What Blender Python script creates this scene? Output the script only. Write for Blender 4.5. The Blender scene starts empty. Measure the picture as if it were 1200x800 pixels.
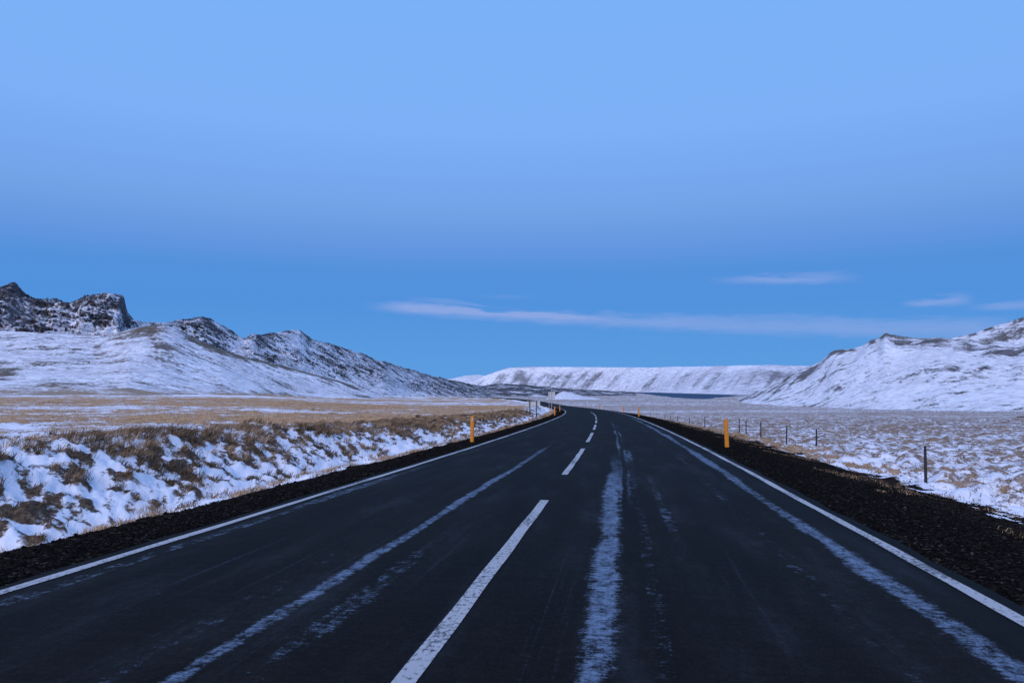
import bpy, math, random
import numpy as np

# ------------------------------------------------------------------ camera, sky, light
scene = bpy.context.scene
col = scene.collection
F = 900.0            # focal length in pixels of the 1200 px wide photograph
HZ = 456.0           # true horizon row
EYE = 1.35

cam_d = bpy.data.cameras.new("camera")
cam = bpy.data.objects.new("camera", cam_d)
col.objects.link(cam)
cam.location = (0, 0, EYE)
cam.rotation_euler = (math.radians(90), 0, 0)
cam_d.sensor_width = 36.0
cam_d.lens = 36.0 * F / 1200.0
cam_d.shift_y = (HZ - 400.0) / 1200.0
cam_d.clip_start = 0.1
cam_d.clip_end = 60000
scene.camera = cam

scene.view_settings.view_transform = 'Standard'
scene.view_settings.look = 'None'
scene.view_settings.exposure = 0.0
scene.view_settings.gamma = 1.0
scene.view_settings.use_curve_mapping = False
scene.render.engine = 'CYCLES'
scene.cycles.max_bounces = 3
scene.cycles.diffuse_bounces = 2
scene.cycles.use_denoising = True

SUN_EL = 2.0
SUN_ROT = 205.0


class NT:
    """small helper for node trees"""
    def __init__(self, tree):
        self.t = tree
        self.n = tree.nodes
        self.l = tree.links

    def new(self, typ, **kw):
        n = self.n.new(typ)
        for k, v in kw.items():
            setattr(n, k, v)
        return n

    def put(self, sock, v):
        if v is None:
            return
        if hasattr(v, 'links') or isinstance(v, bpy.types.NodeSocket):
            self.l.new(v, sock)
        else:
            if sock.type == 'RGBA' and len(v) == 3:
                v = (*v, 1.0)
            sock.default_value = v

    def m(self, op, a, b=None, c=None, clamp=False):
        n = self.new('ShaderNodeMath', operation=op)
        n.use_clamp = clamp
        self.put(n.inputs[0], a)
        self.put(n.inputs[1], b)
        self.put(n.inputs[2], c)
        return n.outputs[0]

    def add(self, *a):
        r = a[0]
        for x in a[1:]:
            r = self.m('ADD', r, x)
        return r

    def mul(self, *a):
        r = a[0]
        for x in a[1:]:
            r = self.m('MULTIPLY', r, x)
        return r

    def sub(self, a, b):
        return self.m('SUBTRACT', a, b)

    def step(self, v, lo, hi, a=0.0, b=1.0):
        n = self.new('ShaderNodeMapRange', interpolation_type='SMOOTHSTEP')
        self.put(n.inputs[0], v)
        for i, x in enumerate((lo, hi, a, b)):
            n.inputs[i + 1].default_value = x
        return n.outputs[0]

    def mix(self, f, a, b):
        n = self.new('ShaderNodeMix', data_type='RGBA')
        self.put(n.inputs[0], f)
        self.put(n.inputs[6], a)
        self.put(n.inputs[7], b)
        return n.outputs[2]

    def noise(self, vec, scale, detail=4.0, rough=0.55, dist=0.0):
        n = self.new('ShaderNodeTexNoise')
        self.put(n.inputs['Vector'], vec)
        n.inputs['Scale'].default_value = scale
        n.inputs['Detail'].default_value = detail
        n.inputs['Roughness'].default_value = rough
        n.inputs['Distortion'].default_value = dist
        return n.outputs[0]

    def mapping(self, vec, scale=(1, 1, 1), loc=(0, 0, 0), rot=(0, 0, 0)):
        n = self.new('ShaderNodeMapping')
        self.put(n.inputs[0], vec)
        n.inputs[1].default_value = loc
        n.inputs[2].default_value = rot
        n.inputs[3].default_value = scale
        return n.outputs[0]

    def attr(self, name):
        n = self.new('ShaderNodeAttribute', attribute_name=name)
        return n.outputs['Fac']

    def xyz(self, vec):
        n = self.new('ShaderNodeSeparateXYZ')
        self.put(n.inputs[0], vec)
        return n.outputs

    def ramp(self, f, stops, interp='LINEAR'):
        n = self.new('ShaderNodeValToRGB')
        r = n.color_ramp
        r.interpolation = interp
        while len(r.elements) > len(stops):
            r.elements.remove(r.elements[-1])
        while len(r.elements) < len(stops):
            r.elements.new(1.0)
        for e, (p, c) in zip(r.elements, stops):
            e.position = p
            e.color = (*c, 1.0)
        self.put(n.inputs[0], f)
        return n.outputs[0]

    def bump(self, h, strength=0.5, dist=0.02, normal=None):
        n = self.new('ShaderNodeBump')
        n.inputs['Strength'].default_value = strength
        n.inputs['Distance'].default_value = dist
        self.put(n.inputs['Height'], h)
        if normal is not None:
            self.put(n.inputs['Normal'], normal)
        return n.outputs[0]


def srgb(r, g, b):
    f = lambda c: c / 12.92 if c <= 0.04045 else ((c + 0.055) / 1.055) ** 2.4
    return (f(r / 255), f(g / 255), f(b / 255))


def build_world():
    w = bpy.data.worlds.new("World")
    scene.world = w
    w.use_nodes = True
    T = NT(w.node_tree)
    T.n.clear()
    out = T.new('ShaderNodeOutputWorld')
    bg = T.new('ShaderNodeBackground')
    sky = T.new('ShaderNodeTexSky', sky_type='NISHITA')
    sky.sun_disc = False
    sky.sun_elevation = math.radians(SUN_EL)
    sky.sun_rotation = math.radians(SUN_ROT)
    sky.altitude = 150
    sky.air_density = 1.0
    sky.dust_density = 0.3
    sky.ozone_density = 3.0
    tc = T.new('ShaderNodeTexCoord')
    x, y, z = T.xyz(tc.outputs['Generated'])
    hor = T.m('SQRT', T.add(T.mul(x, x), T.mul(y, y)))
    el = T.mul(T.m('ARCTAN2', z, hor), 57.2958)
    az = T.mul(T.m('ARCTAN2', x, y), 57.2958)
    # twilight dome, the same all round: deep blue earth shadow low down, paler band above it
    fac = T.m('DIVIDE', el, 90.0, clamp=True)
    dome = T.ramp(fac, [
        (0.0, srgb(94, 160, 229)),
        (0.031, srgb(89, 156, 228)),
        (0.070, srgb(82, 148, 225)),
        (0.096, srgb(85, 147, 224)),
        (0.120, srgb(104, 155, 228)),
        (0.145, srgb(117, 165, 235)),
        (0.175, srgb(122, 172, 246)),
        (0.210, srgb(128, 180, 251)),
        (0.290, srgb(126, 181, 252)),
        (0.500, srgb(122, 170, 246)),
        (1.0, srgb(112, 156, 232))])
    sc = T.new('ShaderNodeVectorMath', operation='SCALE')
    T.put(sc.inputs[0], sky.outputs[0])
    sc.inputs['Scale'].default_value = 0.10
    base = T.mix(0.05, dome, sc.outputs[0])
    # thin streaks of cloud
    def comb(a, b, c):
        n = T.new('ShaderNodeCombineXYZ')
        T.put(n.inputs[0], a); T.put(n.inputs[1], b); T.put(n.inputs[2], c)
        return n.outputs[0]
    v = comb(T.mul(az, 0.16), T.mul(el, 0.9), 0.0)
    nz = T.noise(v, 1.0, 6.0, 0.6, 0.4)
    nz2 = T.noise(comb(T.mul(az, 0.05), T.mul(el, 0.35), 3.0), 1.0, 4.0, 0.5)
    nf = T.noise(comb(T.mul(az, 0.5), T.mul(el, 2.6), 7.0), 1.0, 6.0, 0.65)
    nc = T.sub(nz, 0.5)

    def streak(a0, a1, el0, slope, th0, th1, soft, amt):
        c = T.add(el0, T.mul(T.sub(az, a0), slope), T.mul(nc, 0.9))
        f = T.m('DIVIDE', T.sub(az, a0), a1 - a0, clamp=True)
        th = T.add(th0 * 1.25, T.mul(f, (th1 - th0) * 1.25), T.mul(nc, 0.7))
        d = T.m('DIVIDE', T.m('ABSOLUTE', T.sub(el, c)), T.m('MAXIMUM', th, 0.03))
        mask = T.step(T.add(d, T.mul(T.sub(nf, 0.5), 1.3)), 0.0, 1.5, 1.0, 0.0)
        e0 = T.step(az, a0 - soft, a0 + soft)
        e1 = T.step(az, a1 - soft, a1 + soft, 1.0, 0.0)
        body = T.add(0.80, T.mul(T.sub(nz2, 0.45), 0.7))
        return T.mul(mask, e0, e1, body, amt)
    total = T.add(
        streak(-9.5, 36.0, 6.02, -0.055, 0.30, 0.60, 1.8, 0.62),
        streak(-8.0, 6.0, 6.05, -0.05, 0.26, 0.16, 2.5, 0.55),
        streak(-6.5, -1.0, 6.55, -0.06, 0.16, 0.12, 2.0, 0.35),
        streak(16.0, 23.0, 7.75, -0.03, 0.20, 0.26, 2.2, 0.58),
        streak(27.3, 30.6, 5.70, -0.01, 0.20, 0.24, 0.7, 0.6),
        streak(31.5, 44.0, 5.25, -0.01, 0.22, 0.30, 1.2, 0.5),
        streak(-2.0, 1.0, 6.9, -0.02, 0.10, 0.12, 1.6, 0.16))
    cm = T.m('MINIMUM', total, 0.75)
    skyc = T.mix(cm, base, srgb(150, 172, 228))
    T.put(bg.inputs[0], skyc)
    bg.inputs[1].default_value = 1.0
    T.l.new(bg.outputs[0], out.inputs[0])


build_world()

# the afterglow of the set sun behind the camera: very soft, faintly warm
sun_d = bpy.data.lights.new("sun", 'SUN')
sun_d.energy = 2.0
sun_d.angle = math.radians(60)
sun_d.color = (1.0, 0.87, 0.88)
sun = bpy.data.objects.new("sun", sun_d)
col.objects.link(sun)
sun.rotation_euler = (math.radians(52), 0, math.radians(-25))

# ------------------------------------------------------------------ noise
def _hash(ix, iy, seed):
    h = (ix.astype(np.int64) * 374761393 + iy.astype(np.int64) * 668265263 + seed * 974634777) & 0xFFFFFFFF
    h = ((h ^ (h >> 13)) * 1274126177) & 0xFFFFFFFF
    h = h ^ (h >> 16)
    return (h & 0xFFFF).astype(np.float64) / 65536.0


def perlin(x, y, seed=0):
    x0 = np.floor(x); y0 = np.floor(y)
    fx = x - x0; fy = y - y0
    u = fx * fx * fx * (fx * (fx * 6 - 15) + 10)
    v = fy * fy * fy * (fy * (fy * 6 - 15) + 10)
    def g(dx, dy):
        a = _hash(x0 + dx, y0 + dy, seed) * 2 * np.pi
        return np.cos(a) * (fx - dx) + np.sin(a) * (fy - dy)
    return ((g(0, 0) * (1 - u) + g(1, 0) * u) * (1 - v) + (g(0, 1) * (1 - u) + g(1, 1) * u) * v) * 1.5


def fbm(x, y, scale, octaves=4, seed=0, gain=0.5):
    a = 1.0; s = 0.0; f = 1.0 / scale; n = 0.0
    for o in range(octaves):
        s = s + a * perlin(x * f + 17.3 * o, y * f - 9.1 * o, seed + o)
        n += a; a *= gain; f *= 2.03
    return s / n


def ridged(x, y, scale, octaves=4, seed=0, gain=0.55):
    a = 1.0; s = 0.0; f = 1.0 / scale; n = 0.0
    for o in range(octaves):
        s = s + a * (1 - 2 * np.abs(perlin(x * f + 7.7 * o, y * f + 3.1 * o, seed + o)))
        n += a; a *= gain; f *= 2.07
    return s / n


def sstep(x, a, b):
    t = np.clip((x - a) / (b - a), 0, 1)
    return t * t * (3 - 2 * t)


# ------------------------------------------------------------------ road line and ground heights
RY = np.array([-40, 0, 22, 42, 60, 76, 93, 110, 151, 202, 290, 375, 480, 650, 800, 1000, 1300.0])
RX = np.array([-6.56, -1.0, 2.06, 4.55, 6.58, 8.22, 9.72, 10.95, 12.95, 14.5, 15.8, 15.0, 11.2, -5.0, -32, -90, -210.0])
RZY = np.array([-40, 0, 150, 202, 290, 375, 480, 650, 800, 1000, 1300.0])
RZZ = np.array([0.667, 0, -2.5, -3.36, -4.7, -5.45, -5.8, -6.25, -7.0, -9, -12])


def smooth_curve(xs, ys, q):
    """monotone-ish cubic through the points"""
    d = np.diff(ys) / np.diff(xs)
    m = np.concatenate([[d[0]], (d[:-1] * np.diff(xs)[1:] + d[1:] * np.diff(xs)[:-1]) / (np.diff(xs)[1:] + np.diff(xs)[:-1]), [d[-1]]])
    i = np.clip(np.searchsorted(xs, q) - 1, 0, len(xs) - 2)
    h = xs[i + 1] - xs[i]
    t = (q - xs[i]) / h
    r = (2*t**3 - 3*t**2 + 1) * ys[i] + (t**3 - 2*t**2 + t) * h * m[i] + (-2*t**3 + 3*t**2) * ys[i+1] + (t**3 - t**2) * h * m[i+1]
    r = np.where(q < xs[0], ys[0] + (q - xs[0]) * m[0], r)
    return np.where(q > xs[-1], ys[-1] + (q - xs[-1]) * m[-1], r)


def road_x(Y):
    return smooth_curve(RX_Y, RX_X, Y)


RX_Y, RX_X = RY, RX


def road_z(Y):
    return smooth_curve(RZY, RZZ, Y)


def road_frame(Y):
    """centre, unit right vector"""
    dx = (road_x(Y + 0.5) - road_x(Y - 0.5))
    n = np.sqrt(1 + dx * dx)
    return road_x(Y), road_z(Y), 1 / n, -dx / n      # right vector = (1, -dx)/n


def road_pt(s, t, dz=0.0):
    cx, cz, rx, ry = road_frame(np.asarray(s, float))
    return cx + rx * t, s + ry * t, cz + dz + 0 * cx


def lateral(X, Y):
    """s, t relative to the road centre line"""
    s = np.array(Y, float)
    for _ in range(2):
        cx, cz, rx, ry = road_frame(s)
        s = s + ((X - cx) * (-ry) + (Y - s) * rx) * 1.0
        s = np.clip(s, -60, 1400)
    cx, cz, rx, ry = road_frame(s)
    t = (X - cx) * rx + (Y - s) * ry
    return s, t


TL, TR = -3.26, 3.44          # painted edge lines
AL, AR = -3.44, 3.63          # asphalt edges
# left/right numbers above are measured from the centre line

PL_Y = np.array([-50, 0, 13, 31, 60, 100, 200, 375, 650, 1000, 2000, 3000, 9000.0])
PL_A = np.array([1.2, 0.75, 0.42, -0.10, -0.72, -1.35, -2.95, -5.0, -6.1, -8, -13.0, -16.5, -17.0])
PL_B = np.array([1.2, 0.80, 0.50, 0.02, -0.45, -0.75, -0.75, -1.2, -6.0, -8, -13.0, -16.5, -17.0])
PR_Y = np.array([-50, 0, 20, 40, 100, 200, 350, 500, 700, 1000, 1500, 3000, 9000.0])
PR_Z = np.array([0.0, -0.75, -1.15, -1.65, -3.2, -5.6, -9.4, -12.8, -15.2, -16.7, -17.4, -17.4, -17.4])

# lake shore rows: photo column -> distance of near and far shore
LAKE_Z = -18.0
LK_X = np.array([560, 640, 700, 738, 752, 770, 790, 808, 826, 845, 862, 880.0])
LK_N = np.array([5300, 4700, 4350, 4300, 3500, 2350, 1780, 1600, 1490, 1800, 2150, 2500.0])
LK_F = np.array([6300, 6300, 6000, 5600, 5300, 4700, 3900, 3500, 3150, 2850, 2600, 2560.0])


def plain(X, Y, t):
    d = np.sqrt(X * X + Y * Y)
    Yp = np.maximum(Y, 0.25 * d)
    u = X / np.maximum(Yp, 1e-3)
    k = sstep(-u, 0.1, 0.4)
    zl = np.interp(Yp, PL_Y, PL_A) * (1 - k) + np.interp(Yp, PL_Y, PL_B) * k
    zr = np.interp(Yp, PR_Y, PR_Z)
    w = sstep(t, -6 - 0.02 * Yp, 6 + 0.02 * Yp)
    z = zl * (1 - w) + zr * w
    px = 600 + F * u
    n = np.interp(px, LK_X, LK_N); f = np.interp(px, LK_X, LK_F)
    inside = (px > 575) & (px < 878)
    sh = np.where(inside, sstep(Yp, n - 25, n + 25) * (1 - sstep(Yp, f - 30, f + 30)), 0)
    return z * (1 - sh) + (LAKE_Z - 3.0) * sh


def ground_base(X, Y):
    s, t = lateral(X, Y)
    zr = road_z(s)
    pl = plain(X, Y, t)
    # left: shoulder, ditch, cut bank
    a = -t
    ditch = np.interp(a, [3.2, 4.6, 5.1, 5.9, 6.5], [0, -0.05, -0.20, -0.42, -0.38])
    bank = sstep(a, 5.9, 8.9)
    zl = (zr + ditch) * (1 - bank) + pl * bank
    # right: wide gravel shoulder, slope to the moor
    sh = np.interp(t, [3.5, 4.6, 6.1, 7.4, 8.6, 10.0], [0, -0.07, -0.26, -0.50, -0.74, -0.85])
    rb = sstep(t, 7.6, 12.5)
    zrr = (zr + sh) * (1 - rb) + pl * rb
    z = np.where(t < 0, zl, zrr)
    # keep the bed clear under the asphalt
    bed = sstep(t, AL - 0.25, AL + 0.1) * (1 - sstep(t, AR - 0.1, AR + 0.25))
    z = z - 0.09 * bed
    end = sstep(s, 1150, 1250)
    return z * (1 - end) + pl * end, s, t


def ground_full(X, Y):
    z, s, t = ground_base(X, Y)
    d = np.sqrt(X * X + Y * Y)
    a = -t
    left = t < 0
    off = np.where(left, sstep(a, 5.0, 6.2), sstep(t, 7.1, 8.7))       # vegetated ground
    grav = np.where(left, sstep(a, 3.3, 3.5), sstep(t, 3.55, 3.8)) * (1 - off)
    # waviness of the gravel edge
    e = fbm(X, Y, 1.7, 3, 71) * 0.55
    edgeL = sstep(a + e, 4.45, 5.35)
    edgeR = sstep(t + e * 0.9, 6.75, 7.95)
    veg = np.where(left, edgeL, edgeR)
    # lumps
    n_small = fbm(X, Y, 0.42, 3, 5)
    n_med = fbm(X, Y, 1.6, 3, 11)
    n_big = fbm(X, Y, 7.0, 3, 23)
    bill = np.abs(perlin(X / 0.95, Y / 0.95, 31)) * 2.2 - 0.6
    pil = np.where(left, 0.0, np.exp(-((t - 10.3) / 3.0) ** 2)) * (1 - sstep(d, 30, 60))
    bank = np.where(left, sstep(a, 5.3, 6.5) * (1 - sstep(a, 8.6, 11.0)), 0)
    near = 1 / (1 + (d / 90.0) ** 2)
    amp_moor = np.where(left, 0.6, 1.15)
    lump = veg * (amp_moor * (0.085 * n_small + 0.15 * n_med + 0.09 * np.clip(bill, -0.5, 1)) + 0.22 * n_big * (1 - bank) + 0.11 * pil * np.clip(bill + 0.8 * n_med, -0.6, 1.3))
    lump = lump + bank * (0.10 * n_med + 0.08 * n_small + 0.08 * fbm(X, Y, 0.17, 2, 61))
    lump = lump + grav * (0.018 * fbm(X, Y, 0.22, 2, 41) + 0.02 * n_med)
    far_amp = sstep(d, 60, 400) * 0.9 * fbm(X, Y, 90.0, 3, 51) * (1 - sstep(d, 700, 1500))
    z2 = z + lump + veg * far_amp * sstep(np.abs(t), 10, 40)
    return z2, s, t, veg, bank, n_small, n_med, n_big, bill, d


# ------------------------------------------------------------------ mesh helpers
def mesh_obj(name, verts, faces, mat=None, parent=None, smooth=False, attrs=None, uv=None):
    me = bpy.data.meshes.new(name)
    verts = np.asarray(verts, dtype=np.float32)
    if isinstance(faces, np.ndarray):
        k = faces.shape[1]
        nf = len(faces)
        me.vertices.add(len(verts))
        me.vertices.foreach_set("co", verts.ravel())
        me.loops.add(nf * k)
        me.loops.foreach_set("vertex_index", faces.astype(np.int32).ravel())
        me.polygons.add(nf)
        me.polygons.foreach_set("loop_start", np.arange(0, nf * k, k, dtype=np.int32))
        me.update(calc_edges=True)
    else:
        me.from_pydata([tuple(map(float, v)) for v in verts], [], faces)
        me.update()
    if smooth:
        me.polygons.foreach_set("use_smooth", np.ones(len(me.polygons), dtype=bool))
    if attrs:
        for k, v in attrs.items():
            at = me.attributes.new(k, 'FLOAT', 'POINT')
            at.data.foreach_set("value", np.asarray(v, dtype=np.float32).ravel())
    if uv is not None:
        ul = me.uv_layers.new(name="UVMap")
        li = np.zeros(len(me.loops), dtype=np.int32)
        me.loops.foreach_get("vertex_index", li)
        ul.data.foreach_set("uv", np.asarray(uv, dtype=np.float32)[li].ravel())
    if mat:
        me.materials.append(mat)
    o = bpy.data.objects.new(name, me)
    col.objects.link(o)
    if parent:
        o.parent = parent
    return o


def grid_faces(nr, nc, wrap=False):
    i = np.arange(nr - 1)[:, None]
    j = np.arange(nc if wrap else nc - 1)[None, :]
    j2 = (j + 1) % nc
    a = i * nc + j; b = i * nc + j2; c = (i + 1) * nc + j2; d = (i + 1) * nc + j
    return np.stack([a, b, c, d], -1).reshape(-1, 4)


def tag(o, label=None, cat=None, group=None, kind=None):
    if label: o["label"] = label
    if cat: o["category"] = cat
    if group: o["group"] = group
    if kind: o["kind"] = kind
    return o


def material(name):
    m = bpy.data.materials.new(name)
    m.use_nodes = True
    T = NT(m.node_tree)
    b = T.n['Principled BSDF']
    return m, T, b


# ------------------------------------------------------------------ materials
SNOW = (0.80, 0.83, 0.90)


def mat_ground():
    m, T, b = material("moor_ground")
    geo = T.new('ShaderNodeNewGeometry')
    p = geo.outputs['Position']
    snow_a = T.attr("snow"); grav = T.attr("gravel"); dirt = T.attr("soil"); rust = T.attr("far")
    n1 = T.noise(p, 9.0, 5.0, 0.65)
    n2 = T.noise(p, 1.3, 5.0, 0.6)
    n3 = T.noise(p, 0.22, 5.0, 0.6)
    n4 = T.noise(p, 45.0, 3.0, 0.6)
    # dead grass
    nst = T.noise(T.mapping(p, (1.0, 0.45, 1.0)), 22.0, 4.0, 0.75)
    g = T.ramp(T.add(T.mul(nst, 0.45), T.mul(n1, 0.25), T.mul(n2, 0.30)), [
        (0.36, (0.13, 0.082, 0.048)), (0.45, (0.30, 0.19, 0.112)),
        (0.54, (0.55, 0.335, 0.17)), (0.66, (0.63, 0.43, 0.25))])
    soil = T.ramp(T.add(T.mul(nst, 0.6), T.mul(n1, 0.4)), [(0.38, (0.014, 0.011, 0.009)), (0.50, (0.055, 0.040, 0.030)), (0.62, (0.16, 0.115, 0.08))])
    g = T.mix(dirt, g, soil)
    # snow cover with broken edges
    br = T.add(T.mul(T.sub(n1, 0.5), 1.6), T.mul(T.sub(n2, 0.5), 0.9), T.mul(T.sub(n3, 0.5), 0.5), T.mul(T.sub(n4, 0.5), 0.5), T.mul(T.sub(nst, 0.5), 0.8))
    sm = T.step(T.add(snow_a, br), -0.15, 0.20)
    dust = T.attr("dust")
    sm = T.add(T.mul(sm, T.sub(1.0, dust)), T.mul(dust, T.step(n3, 0.34, 0.66, 0.15, 0.75)))
    sc = T.mix(T.mul(T.sub(n2, 0.35), 1.6), (0.82, 0.84, 0.91), (0.60, 0.60, 0.66))
    c = T.mix(sm, g, sc)
    # gravel
    vo = T.new('ShaderNodeTexVoronoi')
    vo.inputs['Scale'].default_value = 34.0
    T.put(vo.inputs['Vector'], p)
    gr = T.ramp(T.xyz(vo.outputs['Color'])[0], [(0.0, (0.0040, 0.0037, 0.0036)), (0.6, (0.0095, 0.0085, 0.0078)), (0.93, (0.021, 0.018, 0.0155)), (1.0, (0.065, 0.058, 0.052))])
    straw = T.mul(T.step(T.noise(T.mapping(p, (1.6, 5.0, 3.0)), 2.2, 5.0, 0.7), 0.55, 0.70), 0.75)
    gr = T.mix(T.mul(straw, T.attr("straw")), gr, (0.17, 0.13, 0.095))
    gr = T.mix(T.mul(T.attr("straw"), T.step(n2, 0.35, 0.65), 0.7), gr, T.mix(n1, (0.012, 0.010, 0.008), (0.040, 0.031, 0.024)))
    gm = T.step(T.add(grav, T.mul(T.sub(n1, 0.5), 0.9), T.mul(T.sub(n4, 0.5), 0.35)), 0.42, 0.54)
    c = T.mix(gm, c, gr)
    T.put(b.inputs['Base Color'], c)
    b.inputs['Roughness'].default_value = 0.9
    T.put(b.inputs['Specular IOR Level'], T.mul(T.sub(1.0, gm), 0.12))
    h = T.add(T.mul(n1, 0.6), T.mul(n4, 0.4), T.mul(sm, 0.5), T.mul(vo.outputs['Distance'], T.mul(gm, -0.8)))
    T.put(b.inputs['Normal'], T.bump(h, 0.55, 0.05))
    return m


def mat_hill(name, rock_dark=(0.016, 0.016, 0.020), rock_light=(0.15, 0.145, 0.16), scale=1.0, grass=(0.12, 0.10, 0.07), soft=0.0, thin=(0.48, 0.47, 0.52), fine=1.0):
    """attribute 'snow' (bias), 'moss' (0..1)"""
    m, T, b = material(name)
    geo = T.new('ShaderNodeNewGeometry')
    p = geo.outputs['Position']
    n1 = T.noise(p, 0.05 / scale, 6.0, 0.68)
    n2 = T.noise(p, 0.30 / scale, 4.0, 0.65)
    n3 = T.noise(p, 0.012 / scale, 4.0, 0.55)
    rock = T.ramp(T.add(T.mul(n1, 0.5), T.mul(n2, 0.5)), [(0.40, rock_dark), (0.60, rock_light)])
    rock = T.mix(T.attr("moss"), rock, grass)
    rock = T.mix(T.attr("straw"), rock, T.mix(n2, (0.24, 0.18, 0.13), (0.42, 0.32, 0.23)))
    n5 = T.noise(T.mapping(p, (1.0, 1.0, 2.2), (31, 7, 3)), 0.11 / scale, 6.0, 0.7, 0.6)
    br = T.add(T.mul(T.sub(n1, 0.5), 2.0), T.mul(T.sub(n2, 0.5), 2.2 * fine), T.mul(T.sub(n3, 0.5), 0.7))
    sm = T.step(T.add(T.attr("snow"), T.mul(br, 1.0 - soft)), -0.22 - soft, 0.26 + soft * 0.6)
    sc = T.mix(T.step(T.add(T.mul(n5, 0.7), T.mul(n3, 0.3)), 0.38, 0.64), (0.86, 0.88, 0.94), thin)
    c = T.mix(sm, rock, sc)
    T.put(b.inputs['Base Color'], c)
    b.inputs['Roughness'].default_value = 0.95
    b.inputs['Specular IOR Level'].default_value = 0.1
    T.put(b.inputs['Normal'], T.bump(T.add(T.mul(n2, 0.6), n1), 0.6, 4.0 * scale))
    return m


def mat_asphalt():
    m, T, b = material("asphalt")
    uvn = T.new('ShaderNodeUVMap', uv_map="UVMap")
    uv = uvn.outputs[0]
    t, s, _ = T.xyz(uv)
    geo = T.new('ShaderNodeNewGeometry')
    p = geo.outputs['Position']
    fine = T.noise(p, 70.0, 3.0, 0.7)
    mid = T.noise(T.mapping(uv, (2.2, 0.35, 1)), 1.0, 5.0, 0.6)
    big = T.noise(T.mapping(uv, (0.6, 0.05, 1)), 1.0, 3.0, 0.5)
    cross = T.noise(T.mapping(uv, (2.0, 14.0, 1)), 1.0, 4.0, 0.65)
    chip = T.noise(p, 26.0, 4.0, 0.75)
    f = T.add(T.mul(fine, 0.34), T.mul(chip, 0.26), T.mul(mid, 0.22), T.mul(big, 0.14), T.mul(cross, 0.14))
    base = T.ramp(f, [(0.34, (0.0018, 0.0017, 0.0016)), (0.50, (0.0056, 0.0052, 0.0048)), (0.62, (0.013, 0.012, 0.011)), (0.76, (0.045, 0.042, 0.038))])
    # frost left between the wheel tracks, blown into long ragged streaks
    rag = T.noise(T.mapping(uv, (9.0, 4.5, 1)), 1.0, 6.0, 0.78)
    rag2 = T.noise(T.mapping(uv, (11.0, 24.0, 1)), 1.0, 5.0, 0.75)
    wob = T.mul(T.sub(T.noise(T.mapping(uv, (0.01, 0.22, 1), (0, 9, 0)), 1.0, 3.0, 0.55), 0.5), 0.22)
    r = T.add(T.mul(T.sub(rag, 0.5), 1.5), T.mul(T.sub(rag2, 0.5), 1.2))

    def streak(t0, w, dens, lfac, off, s0=None, s1=None, fade=8.0):
        l = T.noise(T.mapping(uv, (0.01, 0.14, 1), (0, off, 0)), 1.0, 3.0, 0.65)
        ww = T.add(w, T.mul(T.sub(l, 0.5), w * 1.8))
        d = T.m('DIVIDE', T.m('ABSOLUTE', T.sub(T.sub(t, wob), t0)), T.m('MAXIMUM', ww, 0.01))
        core = T.m('MINIMUM', T.sub(1.0, d), 0.42)
        v = T.add(core, T.mul(r, 1.9), T.mul(T.sub(l, 0.5), lfac), T.mul(T.sub(fine, 0.5), 1.1), dens - 0.12)
        mk = T.step(v, -0.1, 0.95)
        mk = T.mul(mk, T.step(d, 1.0, 2.6, 1.0, 0.0))
        if s0 is not None:
            mk = T.mul(mk, T.step(s, s0 - 1.5, s0 + 1.5))
        if s1 is not None:
            mk = T.mul(mk, T.step(s, s1 - fade, s1 + fade, 1.0, 0.0))
        return mk
    parts = [
        streak(0.88, 0.10, 0.18, 1.8, 0.0, None, 15, 5),
        streak(0.99, 0.045, -0.10, 2.4, 3.0, 9, 44, 14),
        streak(1.13, 0.035, -0.25, 2.6, 5.0, 11, 40, 14),
        streak(2.94, 0.095, 0.12, 1.4, 13.0, None, 60, 20),
        streak(-1.08, 0.062, 0.10, 2.0, 27.0, None, 21, 7),
        streak(-3.02, 0.10, -0.28, 2.0, 33.0, None, 16, 5),
        streak(1.52, 0.06, -0.66, 3.2, 41.0, None, 40, 12),
        streak(1.22, 0.07, -0.48, 3.0, 47.0, None, 30, 10),
        streak(2.40, 0.08, -0.55, 2.6, 53.0, None, 40, 12),
        streak(-0.72, 0.09, -0.6, 3.2, 59.0, None, 10, 3),
        streak(-1.42, 0.10, -0.72, 2.6, 61.0, None, 18, 5),
        streak(-2.1, 0.35, -0.95, 1.6, 67.0, None, 24, 8),
        streak(1.9, 0.55, -1.02, 1.4, 73.0, None, 40, 12),
    ]
    fr = parts[0]
    for q in parts[1:]:
        fr = T.m('MAXIMUM', fr, q)
    trk = T.noise(T.mapping(uv, (11.0, 0.10, 1), (3, 1, 0)), 1.0, 4.0, 0.7)
    film = T.add(T.mul(T.step(T.add(mid, T.mul(rag, 0.6)), 0.78, 1.2), 0.10), T.mul(T.step(T.add(trk, T.mul(T.sub(rag2, 0.5), 0.5)), 0.60, 0.80), 0.14))
    fr = T.m('MINIMUM', T.add(T.mul(fr, 0.78), T.mul(film, 0.6)), 0.9)
    c = T.mix(fr, base, (0.19, 0.27, 0.39))
    T.put(b.inputs['Base Color'], c)
    b.inputs['Roughness'].default_value = 0.85
    b.inputs['Specular IOR Level'].default_value = 0.07
    T.put(b.inputs['Normal'], T.bump(T.add(fine, T.mul(fr, 0.8)), 0.35, 0.006))
    return m


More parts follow.
